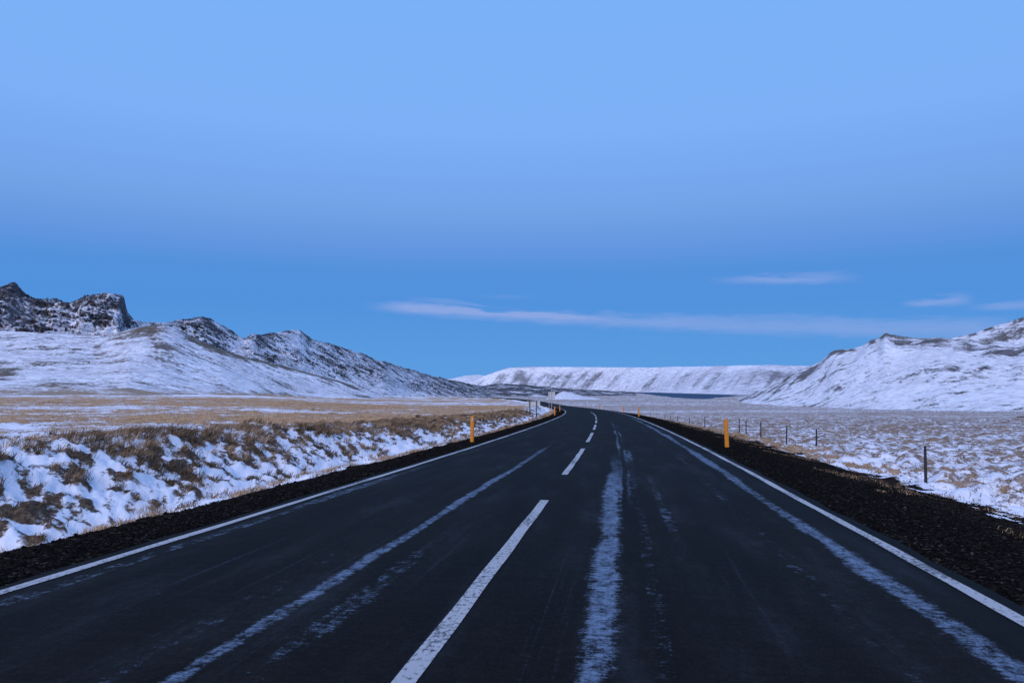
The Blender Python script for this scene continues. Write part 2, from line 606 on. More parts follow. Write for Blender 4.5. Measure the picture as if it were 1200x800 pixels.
def mat_paint():
    m, T, b = material("road_paint")
    uv = T.new('ShaderNodeUVMap', uv_map="UVMap").outputs[0]
    a = T.noise(T.mapping(uv, (30.0, 20.0, 1)), 1.0, 5.0, 0.7)
    w = T.noise(T.mapping(uv, (2.0, 0.5, 1)), 1.0, 4.0, 0.6)
    f = T.step(T.add(a, T.mul(T.sub(w, 0.5), 0.7)), 0.36, 0.52)
    grime = T.mul(T.step(w, 0.35, 0.75), 0.35)
    c = T.mix(f, (0.07, 0.072, 0.08), T.mix(grime, (0.43, 0.44, 0.45), (0.25, 0.255, 0.27)))
    T.put(b.inputs['Base Color'], c)
    b.inputs['Roughness'].default_value = 0.7
    T.put(b.inputs['Normal'], T.bump(a, 0.3, 0.004))
    return m


def mat_plain(name, color, rough=0.6, var=0.25, scale=12.0, metal=0.0):
    m, T, b = material(name)
    tc = T.new('ShaderNodeTexCoord')
    n = T.noise(tc.outputs['Object'], scale, 5.0, 0.65)
    c = T.mix(T.mul(T.step(n, 0.4, 0.75), var * 2), color, tuple(x * 0.45 for x in color))
    T.put(b.inputs['Base Color'], c)
    b.inputs['Roughness'].default_value = rough
    b.inputs['Metallic'].default_value = metal
    T.put(b.inputs['Normal'], T.bump(n, 0.2, 0.005))
    return m


def mat_grass():
    m, T, b = material("dry_grass")
    a = T.attr("tone")
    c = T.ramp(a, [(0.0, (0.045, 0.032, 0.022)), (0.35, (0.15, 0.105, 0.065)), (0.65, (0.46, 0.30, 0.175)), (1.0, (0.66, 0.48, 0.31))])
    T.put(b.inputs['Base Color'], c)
    b.inputs['Roughness'].default_value = 0.85
    b.inputs['Specular IOR Level'].default_value = 0.1
    return m


def mat_stone():
    m, T, b = material("basalt_gravel")
    a = T.attr("tone")
    c = T.ramp(a, [(0.0, (0.0040, 0.0037, 0.0036)), (0.75, (0.0115, 0.010, 0.009)), (1.0, (0.055, 0.049, 0.044))])
    T.put(b.inputs['Base Color'], c)
    b.inputs['Roughness'].default_value = 0.95
    b.inputs['Specular IOR Level'].default_value = 0.03
    return m


def mat_water():
    m, T, b = material("lake_water")
    geo = T.new('ShaderNodeNewGeometry')
    n = T.noise(T.mapping(geo.outputs['Position'], (0.05, 0.15, 1)), 1.0, 4.0, 0.6)
    b.inputs['Base Color'].default_value = (0.016, 0.036, 0.085, 1)
    b.inputs['Roughness'].default_value = 0.55
    b.inputs['Specular IOR Level'].default_value = 0.18
    T.put(b.inputs['Normal'], T.bump(n, 1.0, 3.0))
    return m


M_GROUND = mat_ground()
M_ASPHALT = mat_asphalt()
M_PAINT = mat_paint()
M_GRASS = mat_grass()
M_STONE = mat_stone()
M_WATER = mat_water()
M_CRAG = mat_hill("crag_rock", scale=0.95)
M_FOOT = mat_hill("foothill_snow", rock_dark=(0.10, 0.09, 0.088), rock_light=(0.26, 0.225, 0.205), scale=0.5, fine=0.85)
M_TABLE = mat_hill("plateau_snow", rock_dark=(0.17, 0.17, 0.19), rock_light=(0.30, 0.29, 0.31), scale=4.0, soft=0.25)
M_SLOPE = mat_hill("slope_snow", rock_dark=(0.08, 0.076, 0.08), rock_light=(0.22, 0.205, 0.21), scale=0.8, thin=(0.58, 0.58, 0.63), fine=0.6)
M_LAVA = mat_hill("lava_field", scale=1.2)
M_YELLOW = mat_plain("yellow_plastic", (0.72, 0.25, 0.012), 0.5, 0.18, 9.0)
M_REFLECT = mat_plain("reflector_grey", (0.45, 0.45, 0.46), 0.3, 0.1)
M_WOOD = mat_plain("dark_post_wood", (0.030, 0.026, 0.026), 0.85, 0.4, 14.0)
M_WIRE = mat_plain("fence_wire", (0.05, 0.045, 0.045), 0.7, 0.2, 10, 0.2)
M_SIGN = mat_plain("sign_sheet", (0.58, 0.58, 0.58), 0.5, 0.12, 3.0)
M_SIGNFRAME = mat_plain("sign_frame_metal", (0.40, 0.40, 0.41), 0.5, 0.15, 4.0)

# ------------------------------------------------------------------ ground sheet
def build_ground():
    us = np.arange(-900, 2101, 2.2)
    us = us[(us > -170) & (us < 1370)]
    ang = np.degrees(np.arctan((us - 600) / F))
    lo, hi = ang[0], ang[-1]
    rest = np.arange(hi + 2, 360 + lo - 1.9, 3.0)
    ang = np.radians(np.concatenate([ang, rest]))
    r = [0.4, 1.2, 2.0, 2.8]
    while r[-1] < 420:
        r.append(r[-1] * 1.0082)
    while r[-1] < 30000:
        r.append(r[-1] * (1.02 if r[-1] < 9000 else 1.15))
    r = np.array(r)
    A, R = np.meshgrid(ang, r)
    X = R * np.sin(A); Y = R * np.cos(A)
    X = X.ravel(); Y = Y.ravel()
    z, s, t, veg, bank, ns, nm, nb, bill, d = ground_full(X, Y)
    left = t < 0
    a = -t
    # ---- snow bias
    w1 = fbm(X, Y, 26.0, 3, 81)
    w2 = fbm(X * 0.35, Y, 5.0, 3, 85)
    patch = fbm(X, Y, 3.2, 3, 91)
    Yw = Y * (1 + 0.55 * w1 + 0.25 * fbm(X, Y, 9.0, 2, 83)) + 4 * w2
    u = X / np.maximum(Y, 0.1)
    # left plain: alternating belts of grass and snow
    bands = np.interp(Yw, [0, 24, 31, 36, 54, 62, 84, 100, 150, 185, 240, 330, 480, 700, 1500], [0.30, 0.25, -0.05, -0.40, -0.36, -0.06, 0.0, -0.34, -0.38, -0.28, -0.10, -0.15, -0.3, -0.2, 0.0])
    brown = sstep(u, -0.52, -0.22) * (1 - sstep(Y, 150, 250)) * sstep(a, 9, 12)
    sl = bands + 0.14 - 0.30 * brown * sstep(Yw, 20, 40) + 0.55 * w2 + 0.55 * patch - 0.3 * nm * (1 - sstep(d, 60, 120)) + 0.75 * fbm(X * 0.4, Y, 14.0, 3, 87)
    # the cut bank: snow with dark soil and grass clumps
    mid = sstep(s, 9, 16)
    nt = fbm(X * 0.9 + Y * 0.35, Y * 0.7, 0.30, 3, 63)
    sb = 0.20 + 0.70 * patch - 0.30 * nm - 0.8 * ns - 1.5 * nt
    sb = sb + mid * (0.45 * np.exp(-((a - 6.1) / 0.6) ** 2) - 0.22 * np.exp(-((a - 8.0) / 0.7) ** 2))
    toe = np.exp(-((a - 5.6) / 0.45) ** 2)
    sb = sb + 0.40 * toe - 0.42 * np.exp(-((a - 6.9) / 0.8) ** 2) * sstep(13 - s, 0, 5)
    sl = sl * (1 - bank) + sb * bank
    # right moor
    rbands = np.interp(Yw, [0, 14, 25, 45, 80, 140, 260, 420, 700, 1500], [0.50, 0.42, 0.24, 0.14, 0.10, 0.06, 0.02, -0.05, 0.0, 0.0])
    sr = rbands - 0.12 + 0.28 * patch - 0.5 * nm - 0.85 * ns + 0.22 * w2 + 0.25 * np.clip(bill, -0.5, 0.8) * (1 - sstep(d, 30, 60))
    sr = sr + 0.35 * np.exp(-((t - 7.9) / 0.7) ** 2) * sstep(34 - s, 0, 14)
    verge = np.exp(-((t - 8.4) / 1.2) ** 2) * sstep(s, 18, 34)
    sr = sr - 0.38 * verge
    snow = np.where(left, sl, sr)
    # thin white drift lines far out on the plain
    farb = fbm(X * 0.25, Y, 60.0, 3, 95)
    snow = snow + sstep(d, 150, 350) * 0.8 * farb
    soil = np.clip(bank * np.maximum(sstep(ns + nt - 0.3 * patch, -0.25, 0.15) * 0.9, 0.8 * sstep(15 - s, 0, 4)) + (0.50 + 0.35 * sstep(-nm, 0.0, 0.4)) * veg * (~left) * (1 - 0.7 * np.exp(-((t - 8.4) / 1.3) ** 2)), 0, 1)
    grav = 1 - veg
    straw = np.where(left, sstep(a, 4.0, 5.0), sstep(t, 4.8, 6.8))
    # loose snow bits lying on the outer gravel
    bits = np.where(left, sstep(a, 4.35, 5.0), sstep(t, 6.0, 7.4)) * sstep(fbm(X * 1.0, Y * 1.0, 0.55, 2, 99), 0.22, 0.32)
    grav = grav * (1 - 0.9 * bits)
    for s0, t0, ls, lt in ((12.6, 6.75, 0.40, 0.22), (12.3, 7.25, 0.26, 0.14), (9.9, 7.05, 0.34, 0.20), (16.5, 7.0, 0.5, 0.14), (10.6, 6.5, 0.2, 0.10), (10.0, -4.75, 0.5, 0.08), (7.6, -4.8, 0.5, 0.10)):
        q = ((s - s0) / ls) ** 2 + ((t - t0) / lt) ** 2 + 2.5 * ns
        grav = grav * (1 - sstep(-q, -1.3, -0.7))
        snow = snow + 1.5 * sstep(-q, -1.3, -0.7)
    V = np.stack([X, Y, z], -1)
    o = mesh_obj("ground", V, grid_faces(len(r), len(ang), wrap=True), M_GROUND, smooth=True,
                 attrs={"snow": snow, "gravel": grav, "soil": soil, "straw": straw, "far": d,
                        "dust": np.where(left, 0.0, 0.40 * sstep(d, 40, 260) + 0.12 * sstep(t, 8, 10))})
    # flip so normals look up
    tag(o, kind="structure")
    return o


GROUND = build_ground()

# ------------------------------------------------------------------ lake
def build_lake():
    px = np.linspace(572, 884, 90)
    n = np.interp(px, LK_X, LK_N) - 60; f = np.interp(px, LK_X, LK_F) + 60
    k = 6
    rows = []
    for i in range(k + 1):
        Y = n + (f - n) * i / k
        rows.append(np.stack([(px - 600) / F * Y, Y, np.full_like(Y, LAKE_Z)], -1))
    o = mesh_obj("lake", np.concatenate(rows), grid_faces(k + 1, len(px)), M_WATER, smooth=True)
    tag(o, kind="structure")


build_lake()

# ------------------------------------------------------------------ hills
def build_hill(name, sky, dist, foot, mat, x0, x1, nc, nr, power=1.0, rough=0.0, rscale=60.0, rseed=1, back=0.6,
               disp=None, snow_fn=None, sky_noise=0.0, flat=False, sink=2.0, straw=0.0):
    """a ridge standing at its own distance: sky = skyline seen from the road, dist = distance of the crest,
    foot = distance of its foot. Rows run from the foot over the crest and down the far side."""
    px = np.linspace(x0, x1, nc)
    ysky = np.interp(px, [p[0] for p in sky], [p[1] for p in sky])
    D = np.interp(px, [p[0] for p in dist], [p[1] for p in dist])
    B = np.interp(px, [p[0] for p in foot], [p[1] for p in foot])
    u = (px - 600) / F
    zr = EYE + (HZ - ysky) / F * D
    nb = max(4, int(nr * 0.22))
    nf = nr - nb
    v = np.concatenate([np.linspace(0, 1, nf), 1 + np.linspace(0, 1, nb + 1)[1:]])
    VV, UU = np.meshgrid(v, u, indexing='ij')
    PX = np.broadcast_to(px, VV.shape)
    Dm = np.broadcast_to(D, VV.shape); Bm = np.broadcast_to(B, VV.shape)
    Yf = Bm + (Dm - Bm) * np.minimum(VV, 1)
    Yb = (VV - 1).clip(0) * (Dm - Bm) * back
    Y = Yf + Yb
    X = UU * Y
    zf, _, _ = ground_base(X[0], Y[0])
    zf = np.broadcast_to(zf - sink, VV.shape)
    h = zr - zf
    vv = np.minimum(VV, 1)
    prof = power(vv, PX) if callable(power) else vv ** power
    zz = zf + h * prof
    bk = (VV - 1).clip(0)
    zz = np.where(VV > 1, zf + h * (1 - bk ** 1.5 * 1.05), zz)
    win = np.sin(np.clip(vv, 0, 1) * np.pi * 0.5) ** 0.7
    crest = np.where(VV <= 1, 1 - sstep(vv, 0.86, 1.0) * 0.88, 0.12 * np.clip(1 - 3 * bk, 0, 1))
    if rough:
        n = ridged(X, Y, rscale, 5, rseed, 0.6)
        zz = zz + rough * n * win * crest
    if disp is not None:
        dX, dY, dZ = disp(X, Y, zz, VV, PX, win, crest)
        X = X + dX; Y = Y + dY; zz = zz + dZ
    # slope
    gz_v = np.gradient(zz, axis=0); gy = np.gradient(Y, axis=0) + 1e-6
    gz_u = np.gradient(zz, axis=1); gx = np.gradient(X, axis=1) + 1e-6
    slope = np.sqrt((gz_v / gy) ** 2 + (gz_u / gx) ** 2)
    yimg = HZ - F * (zz - EYE) / Y
    snow, moss = snow_fn(X, Y, zz, VV, PX, slope, yimg)
    low = (1 - sstep(VV, 0.05, 0.22)) * straw
    snow = snow - low * (0.62 + 0.9 * fbm(X * 0.5, Y, 16, 3, 601))
    o = mesh_obj(name, np.stack([X, Y, zz], -1).reshape(-1, 3), grid_faces(VV.shape[0], VV.shape[1]), mat, smooth=True,
                 attrs={"snow": snow, "moss": moss, "straw": np.clip(low * 1.5, 0, 1)})
    if flat:
        o.data.polygons.foreach_set("use_smooth", np.zeros(len(o.data.polygons), dtype=bool))
    tag(o, kind="structure")
    return o


# --- far hill and plateau
build_hill("far_hill", [(440, 450), (500, 447), (530, 443.5), (545, 440), (560, 439), (575, 441), (640, 447), (700, 452)],
           [(400, 9500), (700, 9500)], [(400, 8000), (700, 8000)], M_TABLE, 440, 700, 90, 30, power=1.0, rough=14, rscale=900, rseed=3,
           snow_fn=lambda X, Y, Z, V, P, S, yi: (0.45 + 0.2 * fbm(X, Y, 500, 2, 7), 0 * X))


def table_profile(v, px):
    # long scree slope, then a nearly level top
    return np.interp(v, [0, 0.08, 0.55, 0.80, 0.9, 1.0], [0, 0.05, 0.60, 0.965, 0.985, 1.0])


def table_disp(X, Y, Z, V, P, win, crest):
    # gullies running down the scree, leaning to one side
    q = P / 12.0 - 2.9 * V
    g = perlin(q, V * 0.5, 5) + 0.5 * perlin(q * 2.3 + 8, V * 0.8, 6)
    face = sstep(V, 0.02, 0.2) * (1 - sstep(V, 0.72, 0.84))
    return 0 * X, 0 * X, 9.0 * g * face


def table_snow(X, Y, Z, V, P, S, yi):
    q = P / 12.0 - 2.9 * V
    g = perlin(q, V * 0.5, 5) + 0.5 * perlin(q * 2.3 + 8, V * 0.8, 6)
    face = sstep(V, 0.05, 0.25) * (1 - sstep(V, 0.70, 0.78))
    big = fbm(P, V * 60, 70.0, 3, 15)
    g2 = perlin(P / 3.1 - 9.0 * V, V * 1.5, 9)
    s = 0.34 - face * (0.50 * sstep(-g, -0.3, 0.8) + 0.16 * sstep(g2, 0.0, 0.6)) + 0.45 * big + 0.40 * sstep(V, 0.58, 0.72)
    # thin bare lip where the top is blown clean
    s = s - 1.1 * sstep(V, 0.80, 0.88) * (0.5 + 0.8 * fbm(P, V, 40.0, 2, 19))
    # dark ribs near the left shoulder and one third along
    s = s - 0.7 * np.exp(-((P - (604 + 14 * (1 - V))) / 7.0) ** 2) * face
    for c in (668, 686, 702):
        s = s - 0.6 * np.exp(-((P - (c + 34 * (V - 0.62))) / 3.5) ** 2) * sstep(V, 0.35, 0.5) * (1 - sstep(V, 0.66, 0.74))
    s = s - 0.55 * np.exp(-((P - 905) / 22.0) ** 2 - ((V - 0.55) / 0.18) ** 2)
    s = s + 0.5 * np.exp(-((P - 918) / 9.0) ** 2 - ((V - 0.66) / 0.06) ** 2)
    return s, 0 * X


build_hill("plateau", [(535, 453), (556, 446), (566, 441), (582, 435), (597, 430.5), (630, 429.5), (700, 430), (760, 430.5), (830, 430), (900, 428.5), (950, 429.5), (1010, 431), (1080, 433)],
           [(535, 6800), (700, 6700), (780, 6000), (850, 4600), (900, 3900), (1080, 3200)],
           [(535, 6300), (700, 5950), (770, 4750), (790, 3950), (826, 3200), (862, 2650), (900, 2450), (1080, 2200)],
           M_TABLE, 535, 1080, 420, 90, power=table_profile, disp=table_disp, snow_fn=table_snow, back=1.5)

# --- low dark lava field in the middle distance
def lava_disp(X, Y, Z, V, P, win, crest):
    return 0 * X, 0 * X, 3.2 * ridged(X, Y, 55, 4, 77) * win


build_hill("lava_field", [(430, 458), (470, 453), (500, 450), (530, 450.5), (560, 452.5), (585, 449.5), (610, 451), (640, 453.5), (665, 456), (700, 457.5), (745, 459.5)],
           [(430, 2300), (745, 2600)], [(430, 1850), (620, 2000), (745, 2250)], M_LAVA, 430, 745, 260, 44, power=0.8, disp=lava_disp,
           snow_fn=lambda X, Y, Z, V, P, S, yi: (-0.30 + 1.1 * fbm(X, Y, 45, 3, 78) + 0.5 * fbm(X * 0.3, Y, 120, 2, 79) - 0.10 * sstep(S, 0.1, 0.5), 0 * X))
build_hill("snow_mound", [(620, 469), (640, 467), (650, 464), (655, 460.5), (659, 459), (663, 459), (670, 460.4), (678, 462.4), (686, 464.4), (706, 467.5), (730, 471)],
           [(620, 1500), (730, 1500)], [(620, 1380), (730, 1380)], M_FOOT, 620, 730, 70, 24, power=0.8, back=1.0, sink=3.0,
           snow_fn=lambda X, Y, Z, V, P, S, yi: (0.75 + 0 * X, 0 * X))

# --- the craggy ridge on the left
CRAG = [(-420, 300), (-300, 330), (-180, 318), (-80, 345), (-30, 346), (0, 340), (10, 337), (19, 334.5), (25, 339), (33, 347), (42, 350), (52, 354), (70, 355), (90, 355), (100, 353),
        (107, 350), (118, 347), (126, 345.5), (140, 347), (146.5, 349), (148.5, 358), (151, 368), (158, 376), (172, 379), (190, 378.5), (205, 377), (218, 376), (228, 373), (237, 370.5),
        (248, 374), (258, 380), (268, 386), (278, 392), (288, 396), (296, 392), (306, 393), (318, 391), (330, 389), (342, 386), (352, 387), (358, 391), (366, 398), (376, 400), (388, 403),
        (400, 408), (418, 412), (430, 416), (440, 421), (455, 425), (470, 430), (486, 434), (504, 440), (524, 444), (548, 449), (575, 455), (600, 459)]


def crag_profile(v, px):
    a = np.interp(v, [0, 0.35, 0.62, 0.80, 0.92, 1.0], [0, 0.30, 0.55, 0.74, 0.93, 1.0])
    b = np.interp(v, [0, 0.45, 0.66, 0.74, 0.86, 0.92, 1.0], [0, 0.36, 0.52, 0.72, 0.80, 0.97, 1.0])
    k = 1 - sstep(px, 140, 220)
    return a * (1 - k) + b * k


def crag_disp(X, Y, Z, V, P, win, crest):
    k = sstep(V, 0.15, 0.5)
    amp = np.interp(P, [-400, 150, 260, 400, 560], [1.0, 1.0, 0.8, 0.75, 0.6])
    n1 = ridged(X + 0.4 * Z, Y * 0.8 + Z * 0.9, 70, 5, 101, 0.62)
    n2 = ridged(X * 1.0, Z * 1.4 + Y * 0.5, 22, 4, 111, 0.6)
    n3 = fbm(X, Y + Z, 9.0, 3, 121)
    dz = (10 * n1 + 4.5 * n2 + 1.8 * n3 - 5 * sstep(V, 0.5, 0.7)) * k * amp * crest * (1 - 0.6 * sstep(V, 0.6, 0.8))
    dy = -(16 * n1 + 11 * n2 + 4 * n3) * k * amp * (1 - 0.85 * sstep(V, 0.88, 1.0))
    jag = (1 + 0.7 * (1 - sstep(P, 100, 170))) * (5.0 * fbm(X, Y * 0, 16.0, 5, 131, 0.7) + 5.0 * ridged(X, Y * 0 + 3.3, 9.0, 4, 135, 0.65) - 2.0) * sstep(V, 0.9, 1.0) * amp
    return 0 * X, dy, dz + jag


def crag_snow(X, Y, Z, V, P, S, yi):
    n1 = ridged(X + 0.4 * Z, Y * 0.8 + Z * 0.9, 70, 4, 101, 0.62)
    s = 0.42 - 0.40 * sstep(S, 0.7, 2.2) + 0.40 * fbm(X, Y + Z, 40, 3, 141)
    # darkest crags at the far left, rock bands along the crest
    s = s - 0.62 * (1 - sstep(P, 40, 75)) * sstep(V, 0.5, 0.7)
    s = s - 0.42 * np.exp(-((P - 112) / 46.0) ** 2) * sstep(V, 0.66, 0.76)
    s = s - 0.28 * np.exp(-((P - 240) / 40.0) ** 2) * sstep(V, 0.3, 0.6)
    s = s - 0.25 * sstep(V, 0.84, 0.97)
    s = s - 0.10 * sstep(P, 150, 240) * sstep(V, 0.15, 0.4) + 0.22 * np.exp(-((P - 335) / 26.0) ** 2) * sstep(V, 0.5, 0.8)
    s = s - 0.20 * sstep(P, 355, 400) - 0.25 * sstep(P, 470, 540)
    return s, 0.08 + 0 * X


build_hill("rocky_ridge", CRAG, [(-420, 760), (0, 800), (150, 840), (300, 1050), (450, 1600), (600, 2500)],
           [(-420, 520), (0, 560), (150, 600), (300, 760), (450, 1150), (600, 1950)], M_CRAG, -420, 600, 620, 190,
           power=crag_profile, disp=crag_disp, snow_fn=crag_snow, flat=True)

# --- snowy foothill in front of it
FOOTH = [(-420, 380), (-200, 386), (-60, 388), (0, 388), (40, 389), (80, 392), (110, 394), (128, 392), (150, 386.5), (170, 382), (190, 380), (205, 385), (222, 394), (240, 402),
         (262, 411), (290, 419), (330, 428), (370, 439), (400, 447), (425, 456), (450, 463), (490, 467)]


def foot_profile(v, px):
    return np.interp(v, [0, 0.12, 0.4, 0.75, 1.0], [0, 0.06, 0.30, 0.70, 1.0])


def foot_disp(X, Y, Z, V, P, win, crest):
    n = fbm(X, Y, 60, 4, 201); m = ridged(X, Y, 18, 3, 205)
    return 0 * X, 0 * X, (3.2 * n + 0.8 * m * sstep(V, 0.3, 0.8)) * win * crest


def foot_snow(X, Y, Z, V, P, S, yi):
    s = 0.36 + 0.30 * fbm(X, Y, 50, 3, 211) - 0.20 * sstep(fbm(X * 0.5, Y, 16, 3, 215), 0.05, 0.3)
    top = np.exp(-((P - 165) / 30.0) ** 2) * sstep(V, 0.72, 0.9)          # bare mossy brow
    s = s - 1.0 * top * (0.75 + 0.9 * fbm(X, Y, 12, 3, 223))
    rid = sstep(P, 200, 240) * (1 - sstep(P, 400, 440)) * sstep(V, 0.82, 0.95)
    s = s - 0.8 * rid * (0.8 + 0.9 * fbm(X, Y, 14, 3, 225))
    s = s - 1.0 * np.exp(-((P - 193) / 13.0) ** 2 - ((V - 0.66) / 0.05) ** 2)
    s = s - 0.9 * np.exp(-((P - 114) / 5.0) ** 2 - ((V - 0.74) / 0.04) ** 2)
    s = s - 0.7 * np.exp(-((P - 85) / 22.0) ** 2 - ((V - 0.10) / 0.03) ** 2)
    s = s - 0.6 * np.exp(-((P - 5) / 14.0) ** 2 - ((V - 0.32) / 0.04) ** 2)
    s = s - 0.34 * sstep(fbm(X, Y, 9, 3, 219), 0.0, 0.35) * sstep(V, 0.45, 0.7)
    pink = sstep(fbm(X, Y * 0.6, 45, 3, 221), -0.1, 0.3) * sstep(V, 0.12, 0.25) * (1 - sstep(V, 0.5, 0.66))
    s = s - 0.26 * pink
    return s, np.clip(0.9 * top + 0.8 * rid + 0.8 * pink, 0, 1)


build_hill("snowy_foothill", FOOTH, [(-420, 520), (0, 520), (150, 500), (260, 540), (430, 700), (490, 900)],
           [(-420, 225), (0, 235), (150, 250), (260, 320), (430, 560), (490, 800)], M_FOOT, -420, 490, 420, 130,
           power=foot_profile, disp=foot_disp, snow_fn=foot_snow, sink=0.8, straw=1.0)

# --- the hill on the right: a higher back and the rounded front shoulder
RBACK = [(1030, 405), (1080, 399), (1110, 397), (1140, 391), (1160, 383.5), (1180, 378), (1200, 371), (1240, 362), (1300, 352), (1400, 345), (1650, 340)]
build_hill("hill_back", RBACK, [(1030, 1350), (1650, 1250)], [(1030, 1000), (1650, 900)], M_SLOPE, 1030, 1650, 200, 60, power=1.0,
           disp=lambda X, Y, Z, V, P, w, c: (0 * X, 0 * X, 4 * fbm(X, Y, 80, 4, 301) * w * c),
           snow_fn=lambda X, Y, Z, V, P, S, yi: (0.18 + 0.45 * fbm(X, Y, 60, 4, 303) - 0.55 * sstep(V, 0.93, 1.0) * sstep(fbm(P, V, 14, 2, 305), -0.1, 0.2) - 0.5 * np.exp(-((P - 1175) / 30) ** 2 - ((V - 0.8) / 0.08) ** 2), 0.3 + 0 * X))

RHILL = [(838, 473), (862, 469), (880, 462), (900, 453), (925, 440.5), (950, 429), (962, 423), (969, 417.5), (974, 412.5), (978, 411), (990, 410.5), (1000, 409), (1012, 404.5), (1020, 400.5), (1030, 397), (1034, 393.5), (1037, 391),
         (1040, 391.2), (1044, 393.6), (1052, 395.2), (1065, 396), (1090, 396.5), (1120, 398), (1150, 401), (1200, 404), (1260, 402), (1340, 398), (1650, 395)]


def rhill_profile(v, px):
    return np.interp(v, [0, 0.05, 0.25, 0.55, 0.72, 0.85, 1.0], [0, 0.02, 0.25, 0.68, 0.86, 0.94, 1.0])


def rhill_disp(X, Y, Z, V, P, win, crest):
    n = fbm(X, Y, 120, 4, 321)
    g = perlin(P / 16.0 - 2.2 * V, V * 0.8, 323)
    m = ridged(X, Y, 22, 4, 325)
    return 0 * X, 0 * X, (4.0 * n + 2.2 * g * sstep(V, 0.1, 0.3) + 1.1 * m * sstep(V, 0.2, 0.5)) * win * crest


def rhill_snow(X, Y, Z, V, P, S, yi):
    s = 0.34 + 0.40 * fbm(X, Y, 70, 4, 331) - 0.24 * sstep(fbm(X, Y, 14, 3, 333), 0.1, 0.4)
    g = perlin(P / 9.0 + 2.6 * (1 - V) * 3, V * 0.7, 335)
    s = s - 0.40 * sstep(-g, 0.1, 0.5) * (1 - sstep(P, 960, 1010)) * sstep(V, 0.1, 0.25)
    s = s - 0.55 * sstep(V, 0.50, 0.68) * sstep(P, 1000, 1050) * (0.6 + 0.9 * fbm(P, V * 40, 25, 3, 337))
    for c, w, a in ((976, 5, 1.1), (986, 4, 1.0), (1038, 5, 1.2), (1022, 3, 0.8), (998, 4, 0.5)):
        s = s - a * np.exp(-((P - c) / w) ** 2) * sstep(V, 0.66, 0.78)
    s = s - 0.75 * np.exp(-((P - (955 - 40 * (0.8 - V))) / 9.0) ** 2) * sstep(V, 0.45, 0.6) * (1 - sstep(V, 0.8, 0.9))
    s = s - 1.0 * np.exp(-((P - 1186) / 26.0) ** 2 - ((V - (0.60 + 0.0022 * (P - 1186))) / 0.035) ** 2)
    brk = 0.2 + 1.6 * sstep(fbm(X, Y, 12, 3, 341), -0.05, 0.35)
    s = s - 0.35 * brk * np.exp(-((P - 1150) / 16.0) ** 2 - ((V - 0.36 - 0.002 * (P - 1150)) / 0.03) ** 2)
    s = s - 0.3 * brk * np.exp(-((P - 1128) / 16.0) ** 2 - ((V - 0.18 - 0.001 * (P - 1128)) / 0.015) ** 2)
    s = s - 0.22 * brk * np.exp(-((P - 1085) / 34.0) ** 2 - ((V - 0.34) / 0.12) ** 2) - 0.25 * brk * (1 - sstep(P, 980, 1040)) * sstep(V, 0.3, 0.5)
    return s, 0.35 * sstep(V, 0.7, 0.8)


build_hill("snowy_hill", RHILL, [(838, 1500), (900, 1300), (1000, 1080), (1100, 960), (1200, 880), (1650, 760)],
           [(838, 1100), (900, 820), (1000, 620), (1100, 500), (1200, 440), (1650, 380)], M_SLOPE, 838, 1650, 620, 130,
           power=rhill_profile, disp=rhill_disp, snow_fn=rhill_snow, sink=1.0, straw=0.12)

# ------------------------------------------------------------------ road
def s_samples(a, b):
    out = [a]
    while out[-1] < b:
        out.append(out[-1] + max(0.5, min(8.0, 0.03 * max(out[-1], 1))))
    out[-1] = b
    return np.array(out)


ROAD_UP = 0.012


def road_height(t):
    return ROAD_UP + 0.035 * (1 - (np.abs(t) / 3.6) ** 2)       # a light crown


def ribbon(name, s, ts, mat, lift=0.0, parent=None, skirt=0.0, jitter=None):
    ts = list(ts)
    rows = []; uvs = []
    for k, t in enumerate(ts):
        tt = np.full_like(s, t)
        if jitter is not None:
            tt = tt + jitter(s, k)
        x, y, z = road_pt(s, tt)
        rows.append(np.stack([x, y, z + road_height(tt) + lift], -1)); uvs.append(np.stack([tt, s], -1))
    if skirt:
        for k in (0, -1):
            r = rows[k].copy(); r[:, 2] -= skirt
            (rows.insert(0, r), uvs.insert(0, uvs[0].copy())) if k == 0 else (rows.append(r), uvs.append(uvs[-1].copy()))
    V = np.stack(rows, 1); U = np.stack(uvs, 1)
    n, k = V.shape[:2]
    f = grid_faces(n, k)
    return mesh_obj(name, V.reshape(-1, 3), f, mat, parent, smooth=False, uv=U.reshape(-1, 2))


s_all = s_samples(-30, 1150)
edge_j = lambda s, k: (0.018 * np.sin(s * 1.7) + 0.018 * np.sin(s * 4.1 + 1)) * (1 if k in (0, 10) else 0)
ROAD = ribbon("road", s_all, np.linspace(AL, AR, 11), M_ASPHALT, skirt=0.14, jitter=edge_j)
tag(ROAD, kind="structure")
for t0 in (TL, TR):
    ln = ribbon("edge_line", s_all, (t0 - 0.052, t0 + 0.052), M_PAINT, 0.005, ROAD, jitter=lambda s, k: 0.008 * np.sin(s * 0.9 + k) + 0.006 * np.sin(s * 3.3 + 2 * k))
for k in range(9):
    a = 2.5 + 11.3 * k
    ribbon("lane_dash", np.linspace(a, a + 7.7, 17), (-0.057, 0.057), M_PAINT, 0.005, ROAD, jitter=lambda s, k: 0.004 * np.sin(s * 2.9 + k))

# ------------------------------------------------------------------ roadside things
def gz(x, y):
    return float(ground_full(np.array([float(x)]), np.array([float(y)]))[0][0])


def loft(sections, close=True):
    """sections: list of rings (same count) -> verts, faces with end caps"""
    V = []; Fs = []
    n = len(sections[0])
    for r in sections: V += r
    for i in range(len(sections) - 1):
        for j in range(n):
            Fs.append((i * n + j, i * n + (j + 1) % n, (i + 1) * n + (j + 1) % n, (i + 1) * n + j))
    Fs.append(tuple(range(n))[::-1])
    Fs.append(tuple((len(sections) - 1) * n + j for j in range(n)))
    return V, Fs


